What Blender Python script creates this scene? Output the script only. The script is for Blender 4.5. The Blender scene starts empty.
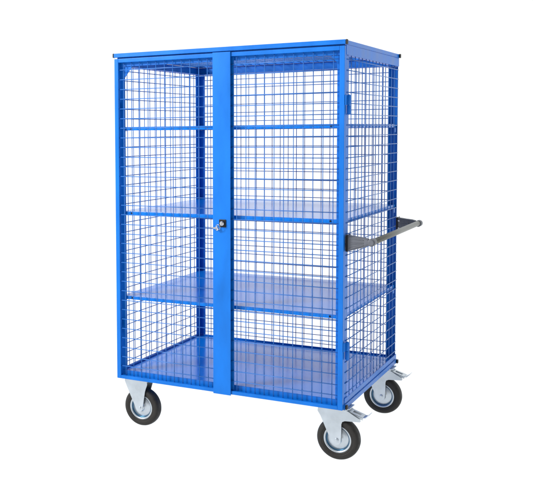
import bpy, math, random
from mathutils import Matrix, Vector
random.seed(4)
C = bpy.context.scene.collection
W, D, H, G = 1.20, 1.048, 1.712, 0.262      # body width, depth, height, ground clearance
OX, OY = W / 2, D / 2

# ------------------------------------------------------------------ materials
def mat(name, col, rough=.4, metal=0., spec=.5, coat=0., noise=0., nscale=30., bump=0., bscale=200., stretch=1.):
    m = bpy.data.materials.new(name); m.use_nodes = True
    nt = m.node_tree; b = nt.nodes['Principled BSDF']
    b.inputs['Base Color'].default_value = (*col, 1)
    b.inputs['Roughness'].default_value = rough
    b.inputs['Metallic'].default_value = metal
    b.inputs['Specular IOR Level'].default_value = spec
    b.inputs['Coat Weight'].default_value = coat
    b.inputs['Coat Roughness'].default_value = .06
    tc = nt.nodes.new('ShaderNodeTexCoord')
    if noise:
        n = nt.nodes.new('ShaderNodeTexNoise'); n.inputs['Scale'].default_value = nscale
        n.inputs['Detail'].default_value = 5
        mp = nt.nodes.new('ShaderNodeMapping'); mp.inputs['Scale'].default_value = (1, 1, stretch)
        nt.links.new(tc.outputs['Object'], mp.inputs['Vector']); nt.links.new(mp.outputs[0], n.inputs['Vector'])
        r = nt.nodes.new('ShaderNodeMapRange')
        r.inputs['From Min'].default_value = .3; r.inputs['From Max'].default_value = .7
        r.inputs['To Min'].default_value = 1 - noise; r.inputs['To Max'].default_value = 1 + noise
        nt.links.new(n.outputs['Fac'], r.inputs['Value'])
        mx = nt.nodes.new('ShaderNodeVectorMath'); mx.operation = 'SCALE'
        mx.inputs[0].default_value = col
        nt.links.new(r.outputs[0], mx.inputs['Scale'])
        nt.links.new(mx.outputs[0], b.inputs['Base Color'])
        r2 = nt.nodes.new('ShaderNodeMath'); r2.operation = 'MULTIPLY'
        r2.inputs[1].default_value = rough
        nt.links.new(r.outputs[0], r2.inputs[0]); nt.links.new(r2.outputs[0], b.inputs['Roughness'])
    if bump:
        n2 = nt.nodes.new('ShaderNodeTexNoise'); n2.inputs['Scale'].default_value = bscale
        n2.inputs['Detail'].default_value = 3
        nt.links.new(tc.outputs['Object'], n2.inputs['Vector'])
        bp = nt.nodes.new('ShaderNodeBump'); bp.inputs['Strength'].default_value = bump
        bp.inputs['Distance'].default_value = .002
        nt.links.new(n2.outputs['Fac'], bp.inputs['Height'])
        nt.links.new(bp.outputs[0], b.inputs['Normal'])
    return m
BLUE = (.002, .140, .55)
M = dict(
    blue=mat('blue_powder_coat', BLUE, .36, spec=.24, noise=.13, nscale=12, bump=.12, bscale=240, stretch=.35),
    wire=mat('blue_wire', (.035, .15, .46), .35, spec=.4, noise=.06),
    plate=mat('blue_plate', (.003, .165, .62), .16, spec=.25, coat=.0, noise=.04, nscale=3, bump=.04, bscale=5),
    zinc=mat('zinc_steel', (.50, .54, .58), .30, metal=.85, noise=.12, nscale=14, bump=.05),
    zinc_refl=mat('zinc_blue_reflection', (.05, .14, .24), .3, metal=.8),  # reflection of the blue trolley, painted as a ring in the rim groove
    rubber=mat('grey_rubber', (.024, .022, .020), .62, spec=.25, noise=.28, nscale=55, bump=.25, bscale=400),
    alu=mat('grey_aluminium', (.16, .16, .145), .42, metal=.6, noise=.05, nscale=20),
    grey=mat('grey_plastic', (.115, .12, .14), .45, spec=.4, noise=.06, bump=.1),
    black=mat('black_plastic', (.006, .006, .007), .4, spec=.3),
    cap=mat('brown_grey_cap', (.03, .025, .02), .5, spec=.3),
    chrome=mat('chrome', (.5, .5, .52), .15, metal=1.),
)
def sheet():
    # white floor made translucent so added light from below fills the trolley's shadow
    m = bpy.data.materials.new('backlit_white_floor'); m.use_nodes = True; nt = m.node_tree
    nt.nodes.remove(nt.nodes['Principled BSDF']); out = nt.nodes['Material Output']
    a = nt.nodes.new('ShaderNodeBsdfDiffuse'); b = nt.nodes.new('ShaderNodeBsdfTranslucent'); mx = nt.nodes.new('ShaderNodeMixShader')
    n = nt.nodes.new('ShaderNodeTexNoise'); n.inputs['Scale'].default_value = 1.5
    rm = nt.nodes.new('ShaderNodeMapRange'); rm.inputs['To Min'].default_value = .93; rm.inputs['To Max'].default_value = .97
    nt.links.new(n.outputs['Fac'], rm.inputs['Value'])
    for q in (a, b): nt.links.new(rm.outputs[0], q.inputs['Color'])
    mx.inputs[0].default_value = .80
    nt.links.new(a.outputs[0], mx.inputs[1]); nt.links.new(b.outputs[0], mx.inputs[2]); nt.links.new(mx.outputs[0], out.inputs['Surface'])
    return m
M['white'] = sheet()

# ------------------------------------------------------------------ mesh builder
class MB:
    def __init__(s): s.v = []; s.f = []; s.sm = []; s.mi = []; s.cur = 0
    def add(s, vs, fs, smooth=False):
        o = len(s.v); s.v += [tuple(v) for v in vs]
        for i, f in enumerate(fs):
            s.f.append(tuple(o + k for k in f))
            s.sm.append(smooth[i] if isinstance(smooth, list) else smooth); s.mi.append(s.cur)
    def box(s, x0, x1, y0, y1, z0, z1):
        vs = [(x, y, z) for x in (x0, x1) for y in (y0, y1) for z in (z0, z1)]
        s.add(vs, [(0,1,3,2),(4,6,7,5),(0,4,5,1),(2,3,7,6),(0,2,6,4),(1,5,7,3)])
    def tube(s, a, b, r, n=8, r2=None):
        a = Vector(a); b = Vector(b); d = (b - a).normalized()
        u = d.orthogonal().normalized(); w = d.cross(u); r2 = r if r2 is None else r2
        vs = []
        for p, q in ((a, r), (b, r2)):
            for k in range(n):
                t = 2 * math.pi * k / n
                vs.append(p + (u * math.cos(t) + w * math.sin(t)) * q)
        fs = [(k, (k + 1) % n, n + (k + 1) % n, n + k) for k in range(n)]
        s.add(vs, fs + [tuple(range(n))[::-1], tuple(range(n, 2 * n))], [True] * n + [False] * 2)
    def path(s, pts, r, n=8):
        pts = [Vector(p) for p in pts]
        rings = []
        for i, p in enumerate(pts):
            d = (pts[min(i + 1, len(pts) - 1)] - pts[max(i - 1, 0)]).normalized()
            u = d.cross(Vector((0, 1, 0.01))).normalized(); w = d.cross(u)
            rings.append([p + (u * math.cos(2*math.pi*k/n) + w * math.sin(2*math.pi*k/n)) * r for k in range(n)])
        vs = [v for q in rings for v in q]
        fs = [(i*n+k, i*n+(k+1)%n, (i+1)*n+(k+1)%n, (i+1)*n+k) for i in range(len(pts)-1) for k in range(n)]
        m = len(pts) - 1
        s.add(vs, fs + [tuple(range(n))[::-1], tuple(m*n+k for k in range(n))], [True]*(m*n) + [False]*2)
    def lathe_y(s, prof, n=64, c=(0, 0, 0)):      # prof: (r, y)
        vs = []
        for r, y in prof:
            for k in range(n):
                t = 2 * math.pi * k / n
                vs.append((c[0] + r * math.cos(t), c[1] + y, c[2] + r * math.sin(t)))
        m = len(prof)
        fs = [(i*n+k, i*n+(k+1)%n, (i+1)*n+(k+1)%n, (i+1)*n+k) for i in range(m-1) for k in range(n)]
        s.add(vs, fs, True)
    def prism_y(s, poly, y0, y1):                 # poly: (x, z) outline
        n = len(poly)
        vs = [(x, y0, z) for x, z in poly] + [(x, y1, z) for x, z in poly]
        s.add(vs, [tuple(range(n)), tuple(range(n, 2*n))[::-1]] + [(k, n+k, n+(k+1)%n, (k+1)%n) for k in range(n)])
    def build(s, name, m, parent=None, bevel=0., loc=None, shift=True, label=None, segs=2):
        me = bpy.data.meshes.new(name)
        off = Vector((-OX, -OY, G)) if shift else Vector((0, 0, 0))
        base = Vector((0, 0, 0))
        me.from_pydata([Vector(v) + off for v in s.v], [], s.f)
        ms = m if isinstance(m, list) else [m]
        for q in ms: me.materials.append(q)
        me.polygons.foreach_set('use_smooth', s.sm)
        me.polygons.foreach_set('material_index', s.mi)
        import bmesh
        bm = bmesh.new(); bm.from_mesh(me); bmesh.ops.recalc_face_normals(bm, faces=bm.faces); bm.to_mesh(me); bm.free()
        o = bpy.data.objects.new(name, me); C.objects.link(o)
        if loc: o.location = loc
        if parent: o.parent = parent
        if bevel:
            b = o.modifiers.new('edge', 'BEVEL'); b.width = bevel; b.segments = segs
            b.limit_method = 'ANGLE'; b.angle_limit = math.radians(40)
        if label: o['label'] = label
        return o

# ------------------------------------------------------------------ setting: seamless white sweep
prof = []
yb, R_ = 5.0, 2.2
prof.append((-9.0, 0.0)); prof.append((yb - R_, 0.0))
for k in range(1, 25):
    t = math.pi / 2 * k / 24
    prof.append((yb - R_ + R_ * math.sin(t), R_ - R_ * math.cos(t)))
prof.append((yb, 7.5))
rot = Matrix.Rotation(math.radians(31.7), 3, 'Z')    # sweep faces the camera
sw = MB()
vs = []
for x in (-11, 11):
    for y, z in prof: vs.append(rot @ Vector((x, y, z)))
n = len(prof)
sw.add(vs, [(i, i + 1, n + i + 1, n + i) for i in range(n - 1)], True)
floor = sw.build('floor', M['white'], shift=False)
floor['kind'] = 'structure'

# ------------------------------------------------------------------ the trolley
T = bpy.data.objects.new('cage_trolley', None); C.objects.link(T)
T['label'] = 'tall blue steel mesh cage trolley with closed double doors, shelves, push handle and grey wheels'
T['category'] = 'trolley'

# roof frame
b = MB()
t = .021; z0, z1 = H - t, H
b.box(-.002, W + .002, 0, t, z0, z1); b.box(-.002, W + .002, D - t, D, z0, z1)
b.box(0, t, t + .0005, D - t - .0005, z0 + .0005, z1 - .0005)
b.box(W - t, W, t + .0005, D - t - .0005, z0 + .0005, z1 - .0005)
zb0, zb1 = 1.645, 1.6906
b.box(.006, W - .006, .0255, .0295, zb0, 1.703)
b.box(.006, W - .006, D - .006, D - .002, zb0, zb1)
b.box(.001, .005, .030, D - .002, zb0, zb1); b.box(W - .005, W - .001, .030, D - .002, zb0, zb1)
b.box(.008, W - .008, D - .045, D - .0065, zb0 + .002, zb0 + .005)        # inner lips of the angle profile
b.box(.008, W - .008, .031, .055, zb0 + .002, zb0 + .005)
b.box(.0055, .035, .056, D - .046, zb0 + .002, zb0 + .005); b.box(W - .035, W - .0055, .056, D - .046, zb0 + .002, zb0 + .005)
b.box(.03, W - .03, .03, D - .03, zb1, zb1 + .0005) if False else None
roof = b.build('roof_frame', M['blue'], T, .0015)
for x0, x1 in ((-.010, -.0022), (W + .0022, W + .010)):
    for y in (t / 2, D - t / 2):
        c = MB(); c.box(x0, x1, y - t/2 - .0008, y + t/2 + .0008, z0 - .0010, z1 + .0010)
        c.build('end_cap', M['cap'] if y < .5 else M['black'], roof, .0045, segs=3)

WR = .00225
def jit(p): return tuple(c + random.uniform(-.0007, .0007) for c in p)
def wires(name, fixed, off, a0, a1, as_, z0, z1, zs, parent, mtl, sgn=1, r=WR):
    """mesh in the plane axis fixed = off; verticals at as_ (z0..z1), horizontals at zs (a0..a1) lying sgn outside"""
    b = MB()
    for a in as_:
        p, q = ((a, off, z0), (a, off, z1)) if fixed == 'y' else ((off, a, z0), (off, a, z1))
        b.tube(jit(p), jit(q), r * random.uniform(.95, 1.04))
    o2 = off + sgn * r * 1.8
    for z in zs:
        p, q = ((a0, o2, z), (a1, o2, z)) if fixed == 'y' else ((o2, a0, z), (o2, a1, z))
        b.tube(jit(p), jit(q), r)
    return b.build(name, mtl, parent)
def rng(a, step, lo, hi):
    k0 = math.ceil((lo - a) / step - 1e-9); out = []
    while a + k0 * step <= hi + 1e-9: out.append(a + k0 * step); k0 += 1
    return out
ZS = rng(1.626, .0502, .03, 1.66)
# roof mesh
b = MB()
for x in rng(.05, .05, .02, W - .02): b.tube((x, .02, H - .016), (x, D - .02, H - .016), .0018)
for y in rng(.05, .034, .02, D - .02): b.tube((.02, y, H - .012), (W - .02, y, H - .012), .0018)
b.build('roof_mesh', M['wire'], roof)

# corner posts: steel angle profiles
def post(x_out, y_out, fx, fy, front):
    b = MB(); sx = 1 if x_out < .5 else -1; sy = 1 if front else -1
    y0 = .036 if front else D - .001
    zt = 1.6445; zb = .0326 if front else .0413; e = .005
    xs = sorted((x_out + sx * e, x_out + sx * fx)); ys = sorted((y0, y0 + sy * .004))
    b.box(*xs, *ys, zb, zt)
    xs = sorted((x_out + sx * e, x_out + sx * .009)); ys = sorted((y0 + sy * .004, y0 + sy * fy))
    b.box(*xs, *ys, zb, zt)
    return b.build('corner_post', M['blue'], T, .0012)
pFL = post(0, 0, .043, .044, True); pFR = post(W, 0, .045, .05, True)
pBL = post(0, D, .044, .055, False); 
b = MB(); b.box(W - .051, W - .0055, D - .005, D - .001, .0413, 1.6445); b.box(W - .051, W - .047, D - .030, D - .0053, .0413, 1.6445)
b.box(W - .027, W - .023, D - .010, D - .0053, .0413, 1.6445)
pBR = b.build('corner_post', M['blue'], T, .0012)

# gussets in the upper front corners
for s, x in ((1, .0), (-1, W)):
    b = MB()
    if s > 0: poly = [(.012, 1.6445), (.090, 1.6445), (.040, 1.580), (.012, 1.580)]
    else: poly = [(W - .005, 1.6445), (W - .075, 1.6445), (W - .028, 1.592), (W - .005, 1.585)]
    b.prism_y(poly, .0325, .0355)
    b.build('gusset_plate', M['blue'], pFL if s > 0 else pFR, .0008)

# base frame + loading deck
b = MB()
b.box(.001, W - .001, .032, .036, .001, .044)                     # front lip
b.box(.006, W - .006, .0365, .064, .001, .004)
for x0, x1 in ((0, .005), (W - .005, W)):
    b.box(x0, x1, .0365, D - .001, .026, .050 if x0 > .5 else .041)
xo = .004
b.box(-xo, .004, .026, D + .001, 0, .0235); b.box(W - .004, W + xo, .026, D + .001, 0, .0235)
b.box(.006, W - .006, D - .006, D - .001, .026, .041); b.box(.005, W - .005, D - .012, D + .001, 0, .0235)
for y in (.28, .72): b.box(.006, W - .006, y, y + .04, -.0005 + .004, .028)
base = b.build('base_frame', M['blue'], T, .0015)
for x0, x1 in ((-.013, -.0045), (W + .0045, W + .014)):
    for y, mm in ((.037, M['cap']), (D - .012, M['black'])):
        c = MB(); c.box(x0, x1, y - .011, y + .011, .0005, .0225); c.build('end_cap', mm, base, .0045, segs=3)
b = MB(); b.box(.006, W - .006, .0368, D - .007, .0285, .0322)
b.build('loading_deck', M['plate'], T, .0008)

# shelves
for z in (.441, .889, 1.331):
    b = MB(); hh = .018
    x0, x1, y0, y1 = .0125, W - .0125, .042, D - .010
    b.box(x0 + .002, x1 - .002, y0 + .002, y1 - .002, z - .0022, z)
    b.box(x0, x1, y0, y0 + .0019, z - hh, z + .0003); b.box(x0, x1, y1 - .0019, y1, z - hh, z + .0003)
    b.box(x0, x0 + .0019, y0 + .002, y1 - .002, z - hh, z + .0003); b.box(x1 - .0019, x1, y0 + .002, y1 - .002, z - hh, z + .0003)
    b.box(x0 + .002, x1 - .002, y0 + .002, y0 + .016, z - hh, z - hh + .0018)
    b.box(x0 + .002, x1 - .002, y1 - .016, y1 - .002, z - hh, z - hh + .0018)
    for yy in (D * .36, D * .66): b.box(x0 + .01, x1 - .01, yy, yy + .03, z - .014, z - .0024)
    sh = b.build('shelf', M['plate'], T, .0008)
    for x, s in ((.0095, 1), (W - .0095, -1)):
        for y in (.046, D - .050):
            c = MB(); xa, xb = sorted((x, x + s * .004))
            c.box(xa, xb, y - .004, y + .030, z - hh - .030, z - .001) if False else None
            c.box(*sorted((x, x + s * .0035)), y, y + .026, z - hh - .026, z - hh - .0005)
            c.box(*sorted((x, x + s * .028)), y, y + .026, z - hh - .0035, z - hh - .0008)
            c.tube((x + s * .0035, y + .013, z - hh - .014), (x + s * .0085, y + .013, z - hh - .014), .0055, 6)
            c.build('shelf_bracket', M['blue'], sh, .0006)
    for x in (.074, W - .074):
        c = MB(); c.tube((x, y0 - .003, z - .009), (x, y0, z - .009), .0042, 12)
        c.build('shelf_bolt', M['black'], sh)

# side and back mesh panels
side_a = rng(.455 - .0655 * 5, .0645, .085, D - .02)
def side_panel(x, s):
    z0, z1 = .048, 1.648
    return wires('mesh_panel', 'x', x, .052, D - .0078, [.070] + side_a + [D - .0085], z0, z1, ZS + [.045], T, M['wire'], s)
side_panel(W - .0062, .7); side_panel(.0062, -.7)
wires('mesh_panel', 'y', D + .0035, .012, W - .018, rng(.03, .0492, .02, W - .022), .040, 1.652, rng(1.615, .0502, .045, 1.66), T, M['wire'], 1)

# doors
def door(x0, x1, inner):
    b = MB(); zb, zt = .003, 1.684; st = .0235
    ya, yb_ = 0, .0205
    lx = (x0, x0 + st) if inner != 'left' else (x0, x0 + .054)
    if inner == 'left':
        b.box(lx[0], lx[1], .0165, yb_, zb + .0185, zt - .0205)
        b.box(lx[0], lx[0] + .018, ya + .001, .013, zb + .0185, zt - .0205)
    else: b.box(*lx, ya, yb_, zb, zt)
    rx = (x1 - st, x1)
    b.box(*rx, ya, yb_, zb, zt)
    xa = x0 if inner == 'left' else x0 + st
    b.box(xa, x1 - st, ya, yb_, zb, zb + .018); b.box(xa, x1 - st, ya, yb_, zt - .020, zt)
    return b
# left door carries the wide closing strip and the lock
dl = door(.0005, .597, 'right').build('door', M['blue'], T, .0022, segs=3)
dr = door(.603, W - .0005, 'left').build('door', M['blue'], T, .0022, segs=3)
wires('wire_mesh', 'y', .0130, .020, .580, rng(.048, .0472, .03, .57), .012, 1.672, ZS, dl, M['wire'], -1)
wires('wire_mesh', 'y', .0130, .612, W - .02, rng(.7205, .0472, .66, 1.172), .012, 1.672, ZS, dr, M['wire'], -1)
b = MB(); b.box(.5555, .648, -.0070, -.0008, -.001, 1.6865); b.box(.5555, .5575, -.0008, .010, .022, 1.662)
strip = b.build('overlap_strip', M['blue'], dl, .0022, segs=3)
# lock with its lever and a key on a ring
b = MB(); lx, lz = .608, .853
b.box(lx - .018, lx + .018, -.0120, -.0072, lz - .019, lz + .019)
lock = b.build('lock', M['black'], dl, .002)
# keep lock as a part of the door; its metal bits share the mesh of the knob
b = MB(); b.lathe_y([(.0001, -.0225), (.0095, -.0225), (.0115, -.0205), (.0115, -.0122), (.0001, -.0122)], 32, (lx, 0, lz))
b.prism_y([(lx - .003, lz - .010), (lx + .003, lz - .010), (lx + .004, lz + .010), (lx - .004, lz + .010)], -.028, -.0226)
kn = b.build('lock_knob', M['chrome'], dl, .0006)
b = MB()
def torus(b, c, R, r, ax, n=28, m=8):
    ax = Vector(ax).normalized(); u = ax.orthogonal().normalized(); w = ax.cross(u); vs = []
    for i in range(n):
        t = 2 * math.pi * i / n; d = u * math.cos(t) + w * math.sin(t)
        for j in range(m):
            q = 2 * math.pi * j / m
            vs.append(Vector(c) + d * (R + r * math.cos(q)) + ax * r * math.sin(q))
    b.add(vs, [(i*m+j, ((i+1)%n)*m+j, ((i+1)%n)*m+(j+1)%m, i*m+(j+1)%m) for i in range(n) for j in range(m)], True)
torus(b, (lx - .018, -.024, lz - .018), .0125, .0012, (.2, 1, .1))
for dx, dz, a in ((-.027, -.021, .10), (-.026, -.027, .42)):
    m0 = Vector((lx + dx, -.020 - a * .006, lz + dz)); d = Vector((-math.cos(a), 0, math.sin(a) * .8 - .15)).normalized()
    p = Vector((-d.z, 0, d.x))
    torus(b, m0 - d * .002, .0062, .0018, (0, 1, 0), 20, 6)
    q = [m0 + d * .004 + p * .0024, m0 + d * .004 - p * .0024, m0 + d * .028 - p * .0020, m0 + d * .030, m0 + d * .028 + p * .0020]
    b.prism_y([(v.x, v.z) for v in q], m0.y - .0009, m0.y + .0009)
b.build('key_ring', M['chrome'], dl)
# hinges
for x, s, dd in ((W, 1, dr), (.0125, -1, dl)):
    for za, zc in ((1.376, 1.462), (.238, .320)):
        b = MB()
        if s > 0: b.box(*sorted((x + s * .0008, x + s * .0048)), .003, .018, za + .040, zc)
        b.box(*sorted((x + s * .0028, x + s * .0058)), .0185, .038, za + .040, zc)
        b.box(*sorted((x + s * .0008, x + s * .0058)), .032, .048, za, za + .038)
        b.tube((x + s * .0095, .036, za), (x + s * .0095, .036, za + .0395), .0085, 20)
        b.tube((x + s * .0095, .036, za + .0405), (x + s * .0095, .036, zc), .0085, 20)
        b.tube((x + s * .0095, .036, za - .004), (x + s * .0095, .036, zc + .003), .0035, 12)
        b.build('hinge', M['blue'], dd, .0008)

# push handle
HX, HZ = 1.317, .790
b = MB(); b.tube((HX, .030, HZ - .001), (HX, D - .015, HZ + .002), .0138, 40)
handle = b.build('push_handle', M['alu'], T)
def bracket(yc, s):        # s: outward direction along y
    b = MB(); n = 24
    def ring(x, hz, hy, e, zc):
        out = []
        for k in range(n):
            t = 2 * math.pi * (k + .5) / n; c_, s_ = math.cos(t), math.sin(t)
            out.append((x, yc + hy * math.copysign(abs(c_) ** e, c_), zc + hz * math.copysign(abs(s_) ** e, s_)))
        return out
    rings = [ring(W + .008, .037, .020, .25, .782), ring(W + .020, .0355, .019, .3, .7825), ring(W + .050, .029, .0175, .4, .785),
             ring(W + .085, .0225, .018, .6, .788), ring(W + .101, .0165, .0195, .9, HZ)]
    vs = [v for r in rings for v in r]
    fs = [(i*n+k, i*n+(k+1)%n, (i+1)*n+(k+1)%n, (i+1)*n+k) for i in range(len(rings)-1) for k in range(n)]
    b.add(vs, fs, True); b.add(rings[0], [tuple(range(n))]); b.add(rings[-1], [tuple(range(n))])
    b.tube((HX, yc - .021, HZ), (HX, yc + .021, HZ), .0175, 36)
    # raised ribs on both faces
    for f in (-1, 1):
        yy = sorted((yc + f * .0180, yc + f * .0212))
        b.prism_y([(W + .016, .811), (W + .082, .801), (W + .082, .798), (W + .016, .806)], *yy)
        b.prism_y([(W + .016, .758), (W + .082, .779), (W + .082, .776), (W + .016, .753)], *yy)
        b.prism_y([(W + .024, .784), (W + .082, .789), (W + .082, .786), (W + .024, .780)], *yy)
        if f != s:
            for q in (.030, .045, .060, .075):
                hh = .030 - (q - .02) * .22
                b.prism_y([(W + q, .785 - hh), (W + q + .003, .785 - hh), (W + q + .003, .785 + hh), (W + q, .785 + hh)], *yy)
    o = b.build('handle_bracket', M['grey'], handle, .001)
    p = MB(); p.box(W + .0075 - .006, W + .0078, yc - .023, yc + .023, .744, .820)
    p.box(W + .0078, W + .0125, yc - .023, yc - .0205, .742, .822); p.box(W + .0078, W + .0125, yc + .0205, yc + .023, .742, .822)
    p.build('mounting_plate', M['black'], handle, .001)
    for z in (.762, .802):
        p = MB(); p.tube((W + .0165, yc - s * .0195, z), (W + .0165, yc - s * .0240, z), .0052, 6)
        p.build('bolt', M['chrome'], handle, .0006)
    p = MB(); p.tube((HX, yc + s * .0222, HZ), (HX, yc + s * .0270, HZ), .0160, 36, .013)
    p.build('handle_cap', M['grey'] if s < 0 else M['black'], handle, .004)
bracket(.046, -1); bracket(D - .026, 1)

# casters
R = .102
def caster(x, y, brake, mirror=1):
    c = Vector((x, y, -G + R))           # axle position in body coordinates
    L = (x - OX, y - OY, R)
    top = -.0015 - c.z
    f = MB()
    # top plate
    f.box(-.082, .048, -.045, .045, top - .004, top) if not brake else f.box(-.085, .062, -.045, .045, top - .004, top)
    # swivel head
    f.lathe_y([(0.001, 0), (0.001, 0)], 4)
    hx = -.016
    f.tube((hx, 0, top - .0245), (hx, 0, top - .0042), .034, 40, .038)
    # fork cheeks
    if brake:
        poly = [(-.090, top - .012), (-.092, top - .030), (-.078, top - .052), (-.026, -.010), (-.016, -.021), (0, -.025), (.012, -.021), (.019, -.010),
                (.022, .040), (.022, .078), (.026, .090), (.038, .096), (.108, .101), (.112, .106), (.108, .114), (.062, top - .020), (.045, top - .010)]
    else:
        poly = [(-.090, top - .010), (-.092, top - .022), (-.080, top - .050), (-.026, -.004), (-.019, -.016), (-.006, -.022), (.008, -.019), (.014, -.008),
                (.030, .090), (.042, top - .030), (.040, top - .010)]
    for s in (-1, 1):
        f.prism_y(poly, *sorted((s * .0335, s * .0375)))
    xr = .052 if brake else .036
    f.box(-.086, xr - .012, -.0335, .0335, top - .0290, top - .0250)        # bridge
    fork = f.build('caster', M['zinc'], T, .0018, loc=L, shift=False, segs=3)
    # tyre
    pr = []
    wt, ri = .0300, .0640
    pr += [(ri - .004, -.0185), (ri, -.0235), (ri + .006, -.0265), (.0735, -.0285), (.0745, -.0275), (.0760, -.0290), (.078, -wt)]
    for k in range(0, 17):
        a = math.pi * (-.5 + k / 16)
        pr.append((.082 + (R - .082) * abs(math.cos(a)) ** .75, wt * math.copysign(abs(math.sin(a)) ** .8, a)))
    pr += [(.078, wt), (.0760, .0290), (.0745, .0275), (.0735, .0285), (ri + .006, .0265), (ri, .0235), (ri - .004, .0185)]
    ty = MB(); ty.lathe_y(pr, 96); ty.build('tyre', M['rubber'], fork, shift=False)
    rm = MB()
    def half(s):
        rm.cur = 0
        q = [(.0655, .0185), (.0665, .0245), (.0640, .0265), (.0600, .0255), (.0570, .0220)]
        rm.lathe_y([(r, s * y) for r, y in q], 80)
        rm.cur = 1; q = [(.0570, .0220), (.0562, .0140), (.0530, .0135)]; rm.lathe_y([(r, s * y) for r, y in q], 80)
        rm.cur = 0; q = [(.0530, .0135), (.0510, .0155), (.0330, .0175), (.0250, .0200), (.0190, .0250), (.0180, .0312), (.0130, .0320), (.0001, .0320)]
        rm.lathe_y([(r, s * y) for r, y in q], 80)
    half(-1); half(1)
    rm.build('rim', [M['zinc'], M['zinc_refl']], fork, shift=False)
    ax = MB(); ax.tube((0, -.0435, 0), (0, .0435, 0), .0090 if brake else .0060, 6 if not brake else 12)
    if brake: ax.tube((0, -.0465, 0), (0, .0465, 0), .0055, 16)
    ax.build('axle_bolt', M['zinc'], fork, .001, shift=False)
    for px in ((-.066, .034) if not brake else (-.068, .046)):
        for py in (-.034, .034):
            bt = MB(); bt.tube((px, py, top - .0095), (px, py, top - .0042), .0075, 6)
            bt.build('plate_bolt', M['zinc'], fork, .0008, shift=False)
    if brake:
        p = MB()
        # sloping channel above the tyre, slotted, with a kicked-up tread at the end
        def quad(x0, zz0, x1, zz1, ya, yb_, th):
            p.prism_y([(x0, zz0), (x1, zz1), (x1, zz1 - th), (x0, zz0 - th)], ya, yb_)
        x0, za, x1, zc = .030, top - .0065, .120, top - .036
        quad(x0, za, .068, za + (zc - za) * (.068 - x0) / (x1 - x0), -.030, .030, .003)
        quad(.104, za + (zc - za) * (.104 - x0) / (x1 - x0), x1, zc, -.030, .030, .003)
        quad(.0682, za + (zc - za) * (.0682 - x0) / (x1 - x0), .1038, za + (zc - za) * (.1038 - x0) / (x1 - x0), -.030, -.013, .003)
        quad(.0682, za + (zc - za) * (.0682 - x0) / (x1 - x0), .1038, za + (zc - za) * (.1038 - x0) / (x1 - x0), .013, .030, .003)
        for s in (-1, 1):
            quad(x0, za - .0032, x1, zc - .0032, *sorted((s * .0272, s * .030)), .010)
        p.prism_y([(x1 + .0005, zc), (x1 + .012, zc + .002), (.150, top - .018), (.151, top - .0205), (x1 + .013, zc - .002), (x1 + .0005, zc - .004)], -.032, .020)
        p.build('brake_pedal', M['zinc'], fork, .0012, shift=False)
    return fork
caster(.103, .100, False); caster(.103, .940, False)
caster(1.155, .100, True); caster(1.155, .940, True)

# ------------------------------------------------------------------ camera
cam_d = bpy.data.cameras.new('camera'); cam = bpy.data.objects.new('camera', cam_d); C.objects.link(cam)
Rr = ((.8509764, .52506952, -.01188176), (-.02495735, .06302506, .99769984), (-.52461062, .84872248, -.06673718))
pos = Vector((2.40797542 - OX, -4.23575476 - OY, 1.30494894 + G))
r_, u_, f_ = [Vector(q) for q in Rr]
m = Matrix(((r_.x, u_.x, -f_.x, pos.x), (r_.y, u_.y, -f_.y, pos.y), (r_.z, u_.z, -f_.z, pos.z), (0, 0, 0, 1)))
cam.matrix_world = m
cam_d.sensor_width = 36; cam_d.sensor_fit = 'HORIZONTAL'
cam_d.lens = 36 * 930.45 / 533
cam_d.shift_x = 185.258 / 533; cam_d.shift_y = -51.608 / 533
cam_d.clip_start = .05; cam_d.clip_end = 200
bpy.context.scene.camera = cam

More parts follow.
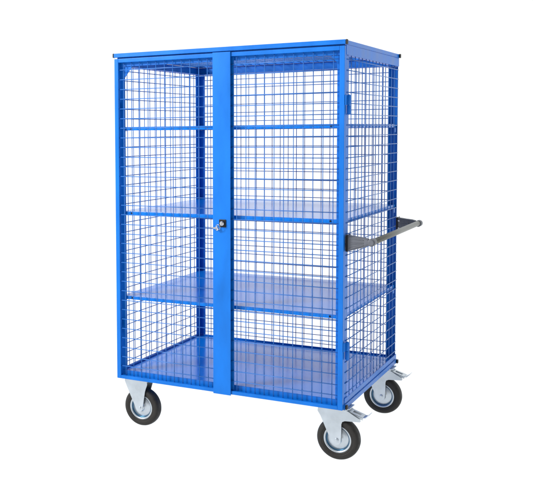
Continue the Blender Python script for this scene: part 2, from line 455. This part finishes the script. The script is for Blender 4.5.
# ------------------------------------------------------------------ light
w = bpy.data.worlds.new('World'); bpy.context.scene.world = w; w.use_nodes = True
nt = w.node_tree; bg = nt.nodes['Background']; bg.inputs['Color'].default_value = (.95, .985, 1, 1)
# white studio: bright walls behind, light added below the translucent sheet to fill the shadow, dimmer room on the photographer's side
tc = nt.nodes.new('ShaderNodeTexCoord'); sep = nt.nodes.new('ShaderNodeSeparateXYZ')
dot = nt.nodes.new('ShaderNodeVectorMath'); dot.operation = 'DOT_PRODUCT'; dot.inputs[1].default_value = (-.525, .851, 0)
mr = nt.nodes.new('ShaderNodeMapRange'); mr.interpolation_type = 'SMOOTHSTEP'
mr.inputs['From Min'].default_value = -.45; mr.inputs['From Max'].default_value = .25
mr.inputs['To Min'].default_value = .45; mr.inputs['To Max'].default_value = 1.3
lt = nt.nodes.new('ShaderNodeMath'); lt.operation = 'LESS_THAN'; lt.inputs[1].default_value = 0
mx = nt.nodes.new('ShaderNodeMix'); mx.data_type = 'FLOAT'; mx.inputs[3].default_value = 1.35
nt.links.new(tc.outputs['Generated'], dot.inputs[0]); nt.links.new(tc.outputs['Generated'], sep.inputs[0])
nt.links.new(dot.outputs['Value'], mr.inputs['Value']); nt.links.new(sep.outputs['Z'], lt.inputs[0])
nt.links.new(lt.outputs[0], mx.inputs[0]); nt.links.new(mr.outputs[0], mx.inputs[2]); nt.links.new(mx.outputs[0], bg.inputs['Strength'])
def area(name, loc, target, sx, sy, power, col=(1, 1, 1)):
    d = bpy.data.lights.new(name, 'AREA'); d.shape = 'RECTANGLE'; d.size = sx; d.size_y = sy; d.energy = power; d.color = col
    o = bpy.data.objects.new(name, d); C.objects.link(o); o.location = loc
    o.rotation_euler = (Vector(target) - Vector(loc)).to_track_quat('-Z', 'Y').to_euler()
    return o
area('softbox_key', (-3.6, -4.6, 4.2), (0, 0, .9), 1.5, 1.5, 480)

sc = bpy.context.scene
sc.render.engine = 'CYCLES'
sc.view_settings.view_transform = 'Standard'; sc.view_settings.look = 'None'
sc.view_settings.exposure = 0; sc.view_settings.gamma = 1
sc.render.resolution_x = 1024; sc.render.resolution_y = 947
